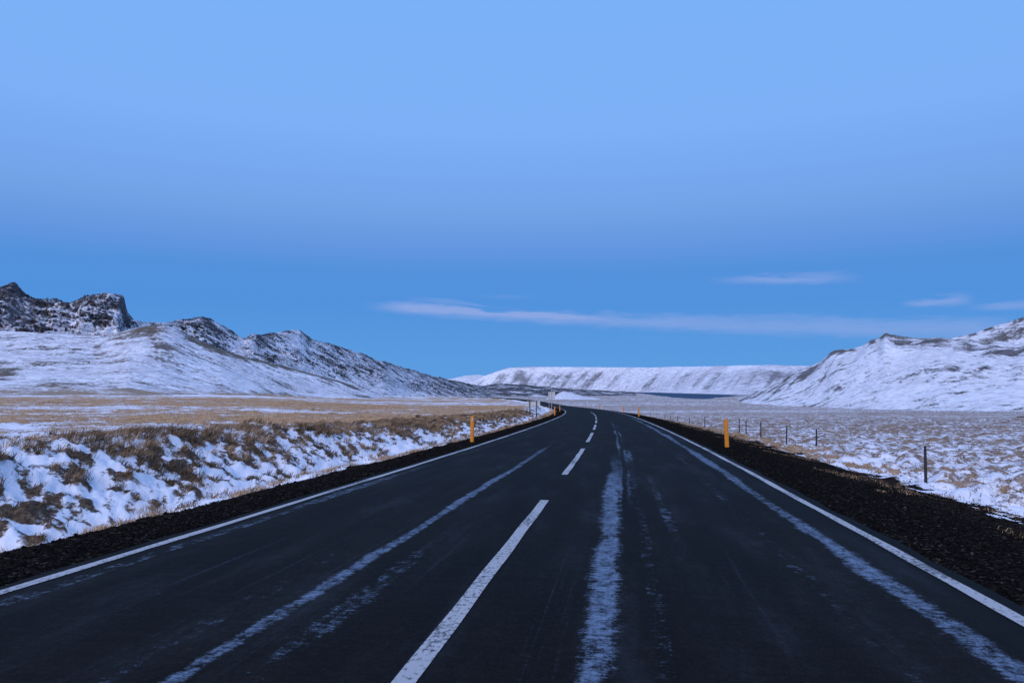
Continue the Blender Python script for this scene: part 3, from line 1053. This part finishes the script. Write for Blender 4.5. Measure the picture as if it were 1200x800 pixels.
def empty(name, loc, rot=(0, 0, 0)):
    o = bpy.data.objects.new(name, None)
    col.objects.link(o)
    o.location = loc; o.rotation_euler = rot
    o.empty_display_size = 0.2
    return o


def post_meshes():
    # curved plastic marker, open to the back, with a slanted head
    w, dp = 0.068, 0.035
    ring = lambda z, k=1.0: [(-w * k, 0.014, z), (-w * 0.86 * k, -dp * 0.6, z), (-w * 0.45 * k, -dp, z), (0, -dp * 1.12, z), (w * 0.45 * k, -dp, z), (w * 0.86 * k, -dp * 0.6, z), (w * k, 0.014, z),
                             (w * 0.8 * k, 0.018, z), (0, -dp * 0.75, z), (-w * 0.8 * k, 0.018, z)]
    top = ring(0.90)
    top = [(x, y, 0.865 + 0.055 * (x / w + 1) * 0.5 + 0.0) for x, y, z in top]
    V, Fs = loft([ring(-0.25, 0.95), ring(0.0), ring(0.45), ring(0.80), top])
    body = (V, Fs)
    # reflector plate on the face
    def box(cx, cy, cz, sx, sy, sz):
        v = [(cx + a * sx, cy + b_ * sy, cz + c * sz) for c in (-1, 1) for (a, b_) in ((-1, -1), (1, -1), (1, 1), (-1, 1))]
        f = [(3, 2, 1, 0), (4, 5, 6, 7), (0, 1, 5, 4), (1, 2, 6, 5), (2, 3, 7, 6), (3, 0, 4, 7)]
        return v, f
    refl = box(0.018, -0.0425, 0.775, 0.024, 0.004, 0.05)
    return body, refl


BODY, REFL = post_meshes()
_pm = {}


def marker_post(s, t, label, tilt=(0, 0), refl=True):
    x, y, z = road_pt(s, t)
    x, y = float(x), float(y)
    _, _, rx, ry = road_frame(np.array(float(s)))
    o = empty("marker_post", (x, y, gz(x, y)), (tilt[1], tilt[0], math.atan2(float(ry), float(rx))))
    for nm, (V, Fs), mt in (("body", BODY, M_YELLOW), ("reflector", REFL, M_REFLECT)):
        if nm == "reflector" and not refl: continue
        if nm not in _pm:
            b = mesh_obj(nm, V, Fs, mt, o); _pm[nm] = b.data
        else:
            b = bpy.data.objects.new(nm, _pm[nm]); col.objects.link(b); b.parent = o
    return tag(o, label, "marker post", "yellow marker posts along the road")


marker_post(25.8, -3.96, "nearest yellow marker post on the left road edge, in front of the snowy bank", (0.02, 0.0))
marker_post(24.8, 4.40, "nearest and largest yellow marker post on the right gravel shoulder, leaning slightly", (-0.055, 0.03), False)
marker_post(80.0, -4.15, "second yellow marker post on the left edge, nearer of the close pair before the bend", (0.01, 0))
marker_post(114.0, -4.1, "yellow marker post on the left edge, farther of the close pair at the bend", (0, 0))
marker_post(76.0, 4.28, "second yellow marker post along the right edge line, before the bend", (-0.02, 0), False)
marker_post(105.0, 4.6, "third yellow marker post along the right road edge, where the bend starts", (0, 0), False)
marker_post(152.0, 4.35, "tiny fourth yellow marker post along the right edge of the bend", (0, 0), False)
marker_post(196.0, 4.4, "tiny fifth yellow marker post on the outside of the bend", (0, 0), False)

# ---- wire fence on the right
FENCE = [(1085, 21.5, 1.08), (956.7, 35.5, 1.06), (921.5, 43.5, 1.02), (891.5, 51.0, 1.1), (874.5, 57.5, 1.05), (866.5, 60.0, 1.05), (826, 73.5, 1.08), (808, 88.0, 1.0), (794, 103.0, 1.05), (785.6, 118.0, 1.0),
         (779, 134.0, 1.0), (769, 152.0, 1.0), (762, 172.0, 1.0)]
fence = empty("wire_fence", ((1085 - 600) / F * 21.5, 21.5, gz((1085 - 600) / F * 21.5, 21.5)))
tag(fence, "low wire fence of thin dark posts across the snowy moor right of the road", "fence")
rnd = random.Random(5)
tops = []
fl = np.array(fence.location)


def post_geom(h, r, rnd):
    n = 7
    rings = []
    for i, z in enumerate((-0.3, 0.0, h * 0.35, h * 0.7, h - 0.02, h)):
        k = r * (1.05 - 0.12 * i / 5) * (0.8 if i == 5 else 1)
        rings.append([(k * math.cos(2 * math.pi * j / n) * (1 + 0.12 * math.sin(j * 2.1 + i)), k * math.sin(2 * math.pi * j / n), z + (0.012 * math.sin(j * 1.7) if i == 5 else 0)) for j in range(n)])
    return loft(rings)


first = (5.5 + 7.2, 6.0)
pts = [(9.1 + 0.0, 6.5, 1.08)] + [((px - 600) / F * d, d, h) for px, d, h in FENCE]
for x, y, h in pts:
    z = gz(x, y)
    V, Fs = post_geom(h, 0.038, rnd)
    o = mesh_obj("post", V, Fs, M_WOOD, fence, smooth=False)
    o.location = (x - fl[0], y - fl[1], z - fl[2])
    lean = (rnd.uniform(-0.03, 0.03), rnd.uniform(-0.03, 0.03))
    o.rotation_euler = (lean[0], lean[1], rnd.uniform(0, 3))
    tops.append((x - fl[0], y - fl[1], z - fl[2], h))
for frac in (0.38, 0.66, 0.92):
    V = []; Fs = []
    for i in range(len(tops) - 1):
        x0, y0, z0, h0 = tops[i]; x1, y1, z1, h1 = tops[i + 1]
        for k in range(9):
            f = k / 8.0
            sag = -0.05 * 4 * f * (1 - f)
            c = (x0 + (x1 - x0) * f, y0 + (y1 - y0) * f, z0 + h0 * frac + (z1 + h1 * frac - z0 - h0 * frac) * f + sag)
            for a in range(3):
                V.append((c[0] + 0.0028 * math.cos(a * 2.094), c[1], c[2] + 0.0028 * math.sin(a * 2.094)))
    nn = len(V) // 3
    for i in range(nn - 1):
        for a in range(3):
            Fs.append((i * 3 + a, i * 3 + (a + 1) % 3, (i + 1) * 3 + (a + 1) % 3, (i + 1) * 3 + a))
    mesh_obj("wire", V, Fs, M_WIRE, fence)

# ---- a second, distant fence at the foot of the right hill
fence2 = empty("wire_fence", ((1150 - 600) / F * 330, 330, gz((1150 - 600) / F * 330, 330)))
tag(fence2, "distant row of tiny fence posts near the foot of the right hill", "fence")
f2 = np.array(fence2.location)
fm = None
for i in range(34):
    px = 960 + i * 8.6
    d = 390 - (px - 960) * 0.33
    x = (px - 600) / F * d
    if fm is None:
        V, Fs = post_geom(1.25, 0.06, rnd)
        o = mesh_obj("post", V, Fs, M_WOOD, fence2); fm = o.data
    else:
        o = bpy.data.objects.new("post", fm); col.objects.link(o); o.parent = fence2
    o.location = (x - f2[0], d - f2[1], gz(x, d) - f2[2])
    o.scale = (1, 1, rnd.uniform(0.8, 1.1))

# ---- road signs seen from behind
def box_mesh(name, c, hs, mat, parent, bevel=0.0):
    x, y, z = c; a, b_, d = hs
    v = [(x + i * a, y + j * b_, z + k * d) for k in (-1, 1) for (i, j) in ((-1, -1), (1, -1), (1, 1), (-1, 1))]
    f = [(3, 2, 1, 0), (4, 5, 6, 7), (0, 1, 5, 4), (1, 2, 6, 5), (2, 3, 7, 6), (3, 0, 4, 7)]
    return mesh_obj(name, v, f, mat, parent)


def tube_mesh(name, x, y, z0, z1, r, mat, parent):
    n = 10
    rings = [[(x + r * math.cos(2 * math.pi * j / n), y + r * math.sin(2 * math.pi * j / n), z) for j in range(n)] for z in (z0, z1)]
    V, Fs = loft(rings)
    return mesh_obj(name, V, Fs, mat, parent)


d = 84.0
x = (625 - 600) / F * d
sg = empty("road_sign", (x, d, gz(x, d)), (0, 0, 0.06))
tag(sg, "low wide grey road sign on two dark posts left of the bend", "road sign")
H0 = EYE - (476 - HZ) / F * d - sg.location.z
H1 = EYE - (470 - HZ) / F * d - sg.location.z
box_mesh("panel", (0, 0.05, (H0 + H1) / 2), (0.74, 0.012, (H1 - H0) / 2), M_SIGN, sg)
for z in (H0 + 0.1, H1 - 0.1):
    box_mesh("rail", (0, 0.028, z), (0.66, 0.009, 0.018), M_SIGNFRAME, sg)
for px in (-0.40, 0.34):
    tube_mesh("post", px, -0.035, -0.4, H1 + 0.03, 0.045, M_WOOD, sg)

d = 138.0
x = (646.5 - 600) / F * d
sg2 = empty("road_sign", (x, d, gz(x, d)), (0, 0, 0.05))
tag(sg2, "tall grey direction sign on slim posts standing at the bend beyond the marker posts", "road sign")
H0 = EYE - (467.5 - HZ) / F * d - sg2.location.z
H1 = EYE - (459.0 - HZ) / F * d - sg2.location.z
box_mesh("panel", (-0.33, 0.05, (H0 + H1) / 2 - 0.02), (0.27, 0.012, (H1 - H0) / 2), M_SIGN, sg2)
box_mesh("panel", (0.33, 0.05, (H0 + H1) / 2 + 0.02), (0.27, 0.012, (H1 - H0) / 2), M_SIGN, sg2)
tube_mesh("post", 0.0, 0.0, -0.4, H1 + 0.28, 0.055, M_SIGNFRAME, sg2)
tube_mesh("post", -0.46, 0.0, -0.4, H1 - 0.1, 0.04, M_SIGNFRAME, sg2)
for z in (H0 + 0.25, H1 - 0.25):
    box_mesh("rail", (0, 0.028, z), (0.56, 0.009, 0.025), M_SIGNFRAME, sg2)

# ------------------------------------------------------------------ grass and stones (uncountable)
rng = np.random.default_rng(12)


def build_grass(name, P, H, W, nbl, tone, spread, lean=0.5, seed=1, down=0.12):
    """P (n,3) tuft roots, nbl blades each, a bent two-piece blade"""
    g = np.random.default_rng(seed)
    n = len(P)
    idx = np.repeat(np.arange(n), nbl)
    N = len(idx)
    root = P[idx] + np.concatenate([g.normal(0, 1, (N, 2)) * spread[idx][:, None], np.zeros((N, 1))], 1)
    root[:, 2] -= 0.02
    h = H[idx] * g.uniform(0.55, 1.15, N)
    w = W[idx] * g.uniform(0.7, 1.3, N)
    dirn = g.uniform(0, 2 * np.pi, N)
    lx = np.cos(dirn) * lean * g.uniform(0.2, 1.3, N) * h + down * h
    ly = np.sin(dirn) * lean * g.uniform(0.2, 1.3, N) * h - 0.12 * h
    f = g.uniform(0, np.pi, N)
    sx = np.cos(f) * w * 0.5; sy = np.sin(f) * w * 0.5 * 0.6
    mid = root + np.stack([lx * 0.35, ly * 0.35, h * 0.62], -1)
    tip = root + np.stack([lx, ly, h * (1.0 - 0.25 * lean)], -1)
    sv = np.stack([sx, sy, 0 * sx], -1)
    V = np.stack([root - sv, root + sv, mid + sv * 0.8, mid - sv * 0.8, tip], 1)
    b = np.arange(N)[:, None] * 5
    tris = np.concatenate([b + np.array([0, 1, 2]), b + np.array([0, 2, 3]), b + np.array([3, 2, 4])], 1).reshape(-1, 3)
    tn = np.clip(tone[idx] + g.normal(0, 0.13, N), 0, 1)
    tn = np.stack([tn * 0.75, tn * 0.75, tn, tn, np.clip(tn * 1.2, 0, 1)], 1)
    o = mesh_obj(name, V.reshape(-1, 3), tris, M_GRASS, attrs={"tone": tn})
    return o


def scatter(n, s0, s1, t0, t1, seed, power=2.0):
    g = np.random.default_rng(seed)
    s = s0 + (s1 - s0) * g.random(n) ** power
    t = t0 + (t1 - t0) * g.random(n)
    x, y, _ = road_pt(s, t)
    return x, y, s, t


def in_view(x, y, m=0.75):
    return (y > 2.0) & (np.abs(x / np.maximum(y, 0.1)) < m)


# cut bank on the left: dark overhanging clumps
x, y, s, t = scatter(26000, 3, 95, -10.2, -5.2, 21, 1.7)
G = ground_full(x, y)
clump = 0.55 * G[5] + 0.60 * fbm(x * 0.9 + y * 0.35, y * 0.7, 0.30, 3, 63) + 0.22 * fbm(x, y, 1.1, 3, 401) - 0.35 * fbm(x, y, 3.2, 3, 91)
brow = np.exp(-((-t - 8.3) / 0.6) ** 2) - 0.8 * np.exp(-((-t - 6.1) / 0.6) ** 2) * sstep(s, 9, 16)
keep = in_view(x, y) & (clump + 0.24 * brow * sstep(fbm(x, y, 5.0, 2, 405), -0.4, 0.1) > 0.16)
P = np.stack([x, y, G[0]], -1)[keep]
tn = np.clip(0.40 + 0.7 * fbm(x, y, 1.4, 3, 403) + 0.10 * rng.normal(size=len(x)), 0.05, 0.9)[keep]
H = rng.uniform(0.06, 0.17, len(P)) * np.interp(P[:, 1], [10, 40], [1, 1.4]); S = rng.uniform(0.03, 0.07, len(P))
W = 0.007 + 0.00022 * P[:, 1]
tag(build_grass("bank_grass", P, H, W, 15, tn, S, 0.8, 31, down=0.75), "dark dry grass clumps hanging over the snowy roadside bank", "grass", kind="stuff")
x, y, s, t = scatter(7000, 6, 75, -9.3, -7.7, 27, 1.5)
G = ground_full(x, y)
keep = in_view(x, y) & (fbm(x, y, 1.7, 3, 451) > 0.08)
P = np.stack([x, y, G[0]], -1)[keep]
tn = np.clip(0.52 + 0.5 * fbm(x, y, 2.0, 2, 453) + 0.1 * rng.normal(size=len(x)), 0.1, 1)[keep]
tag(build_grass("brow_grass", P, rng.uniform(0.10, 0.26, len(P)), 0.006 + 0.0002 * P[:, 1], 12, tn, rng.uniform(0.04, 0.09, len(P)), 0.8, 41, down=0.9),
    "long straw tufts drooping over the top of the left roadside bank", "grass", kind="stuff")

# left verge beside the gravel: short straw
x, y, s, t = scatter(9000, 4, 130, -6.3, -4.7, 23, 1.8)
G = ground_full(x, y)
keep = in_view(x, y) & (fbm(x, y, 2.2, 3, 411) > 0.04) & (G[3] > 0.25)
P = np.stack([x, y, G[0]], -1)[keep]
tn = np.clip(rng.normal(0.62, 0.14, len(P)), 0.2, 1)
tag(build_grass("left_verge_grass", P, rng.uniform(0.06, 0.17, len(P)), 0.006 + 0.0002 * P[:, 1], 9, tn, rng.uniform(0.04, 0.09, len(P)), 0.8, 33),
    "short straw coloured grass along the left gravel edge", "grass", kind="stuff")

# left plain: tan grass belts
g = np.random.default_rng(25)
N = 42000
yy = 14 + 150 * g.random(N) ** 1.5
uu = g.uniform(-0.72, 0.12, N)
x = uu * yy; y = yy
G = ground_full(x, y); t = G[2]
Yw = y * (1 + 0.55 * fbm(x, y, 26.0, 3, 81) + 0.25 * fbm(x, y, 9.0, 2, 83)) + 4 * fbm(x * 0.35, y, 5.0, 3, 85)
dens = np.interp(Yw, [14, 24, 31, 36, 54, 62, 84, 100, 170], [0.12, 0.16, 0.5, 1, 0.9, 0.3, 0.25, 0.9, 0.9]) + 0.3 * sstep(uu, -0.5, -0.2)
keep = (-t > 8.8) & (fbm(x * 0.5, y, 2.6, 3, 421) + 0.5 * dens - 0.28 + 0.12 * g.normal(size=N) > 0)
P = np.stack([x, y, G[0]], -1)[keep]
tn = np.clip(0.76 + 0.35 * fbm(x, y, 9, 3, 423) + 0.08 * g.normal(size=N), 0.15, 1)[keep]
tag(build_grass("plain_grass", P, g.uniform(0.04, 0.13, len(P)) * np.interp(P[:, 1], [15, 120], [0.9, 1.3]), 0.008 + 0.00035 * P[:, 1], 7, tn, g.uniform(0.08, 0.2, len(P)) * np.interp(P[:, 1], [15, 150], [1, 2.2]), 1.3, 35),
    "tan dry grass belts across the plain left of the road", "grass", kind="stuff")
print("plain tufts", len(P))

# right verge and moor
N = 30000
yy = 9 + 130 * g.random(N) ** 1.7
uu = g.uniform(0.08, 0.74, N)
x = uu * yy; y = yy
G = ground_full(x, y); t = G[2]; s = G[1]
verge = np.exp(-((t - 8.5) / 1.3) ** 2) * sstep(s, 14, 30)
keep = (t > 7.0) & (G[3] > 0.4) & (g.random(N) < np.interp(y, [9, 14, 30], [0.15, 0.35, 1.0])) & (fbm(x, y, 1.8, 3, 431) + 0.45 * verge + 0.35 * fbm(x, y, 0.8, 2, 435) + 0.002 * y + 0.05 * g.normal(size=N) > 0.34)
P = np.stack([x, y, G[0]], -1)[keep]
tn = np.clip(0.27 + 0.40 * verge + 0.3 * fbm(x, y, 5, 3, 433) + 0.1 * g.normal(size=N), 0.05, 1)[keep]
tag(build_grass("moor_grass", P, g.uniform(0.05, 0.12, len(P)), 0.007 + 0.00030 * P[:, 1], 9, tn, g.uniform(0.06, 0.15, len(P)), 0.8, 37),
    "sparse brown grass poking through snow on the moor right of the road", "grass", kind="stuff")
print("moor tufts", len(P))

# scattered straw on the outer gravel of the right shoulder
x, y, s, t = scatter(6000, 5, 60, 5.4, 7.8, 29, 1.6)
G = ground_full(x, y)
keep = in_view(x, y) & (fbm(x, y, 1.6, 3, 441) + 0.12 * (t - 6.9) > 0.12)
P = np.stack([x, y, G[0]], -1)[keep]
tn = np.clip(rng.normal(0.40, 0.16, len(P)), 0.1, 0.9)
tag(build_grass("right_verge_grass", P, rng.uniform(0.03, 0.09, len(P)), 0.006 + 0.0002 * P[:, 1], 8, tn, rng.uniform(0.04, 0.10, len(P)), 1.2, 39),
    "thin flattened straw on the outer black gravel right of the road", "grass", kind="stuff")

# loose stones on the gravel shoulders
def build_stones(name, n, s0, s1, t0, t1, seed, label):
    g = np.random.default_rng(seed)
    s = s0 + (s1 - s0) * g.random(n) ** 2.2
    t = t0 + (t1 - t0) * g.random(n)
    x, y, _ = road_pt(s, t)
    z = ground_full(x, y)[0]
    k = in_view(x, y, 0.8)
    x, y, z = x[k], y[k], z[k]
    N = len(x)
    r = g.lognormal(math.log(0.009), 0.45, N).clip(0.005, 0.05)
    base = np.array([(1, 0, 0), (0, 1, 0), (-1, 0, 0), (0, -1, 0), (0, 0, 1), (0, 0, -1)], float)
    tri = np.array([(0, 1, 4), (1, 2, 4), (2, 3, 4), (3, 0, 4), (1, 0, 5), (2, 1, 5), (3, 2, 5), (0, 3, 5)])
    a = g.uniform(0, 6.28, N)
    V = base[None] * (r[:, None, None] * g.uniform(0.6, 1.3, (N, 6, 1)))
    V[:, :, 2] *= 0.7
    ca, sa = np.cos(a)[:, None], np.sin(a)[:, None]
    vx = V[:, :, 0] * ca - V[:, :, 1] * sa + x[:, None]
    vy = V[:, :, 0] * sa + V[:, :, 1] * ca + y[:, None]
    vz = V[:, :, 2] + z[:, None] + r[:, None] * 0.25
    V = np.stack([vx, vy, vz], -1).reshape(-1, 3)
    Fs = (np.arange(N)[:, None, None] * 6 + tri[None]).reshape(-1, 3)
    tn = np.repeat(g.random(N) ** 1.5, 6)
    o = mesh_obj(name, V, Fs, M_STONE, attrs={"tone": tn})
    tag(o, label, "gravel", kind="stuff")


build_stones("left_gravel", 15000, 3, 70, -5.0, -3.55, 51, "loose dark gravel on the narrow left road shoulder")
build_stones("right_gravel", 36000, 2.5, 70, 3.75, 7.6, 53, "loose black gravel on the wide right road shoulder")


# ---- low dark rock lying on the moor at the right edge of the view
def lava_rock(px, d, w, h, label):
    x = (px - 600) / F * d
    n, m = 18, 7
    rings = []
    for i in range(m):
        f = i / (m - 1)
        k = math.cos(f * 1.45) ** 0.6
        rings.append([(w * 0.5 * k * math.cos(2 * math.pi * j / n) * (1 + 0.16 * math.sin(3 * j + i) + 0.1 * math.sin(7 * j)), w * 0.3 * k * math.sin(2 * math.pi * j / n) * (1 + 0.15 * math.cos(5 * j)),
                       -0.15 + (h + 0.15) * f + 0.05 * h * math.sin(4 * j + 2 * i)) for j in range(n)])
    V, Fs = loft(rings)
    o = mesh_obj("lava_rock", V, Fs, M_WOOD)
    o.location = (x, d, gz(x, d))
    tag(o, label, "rock")


lava_rock(1197, 165, 2.6, 0.42, "low dark rock on the snowy moor at the right edge of the view")
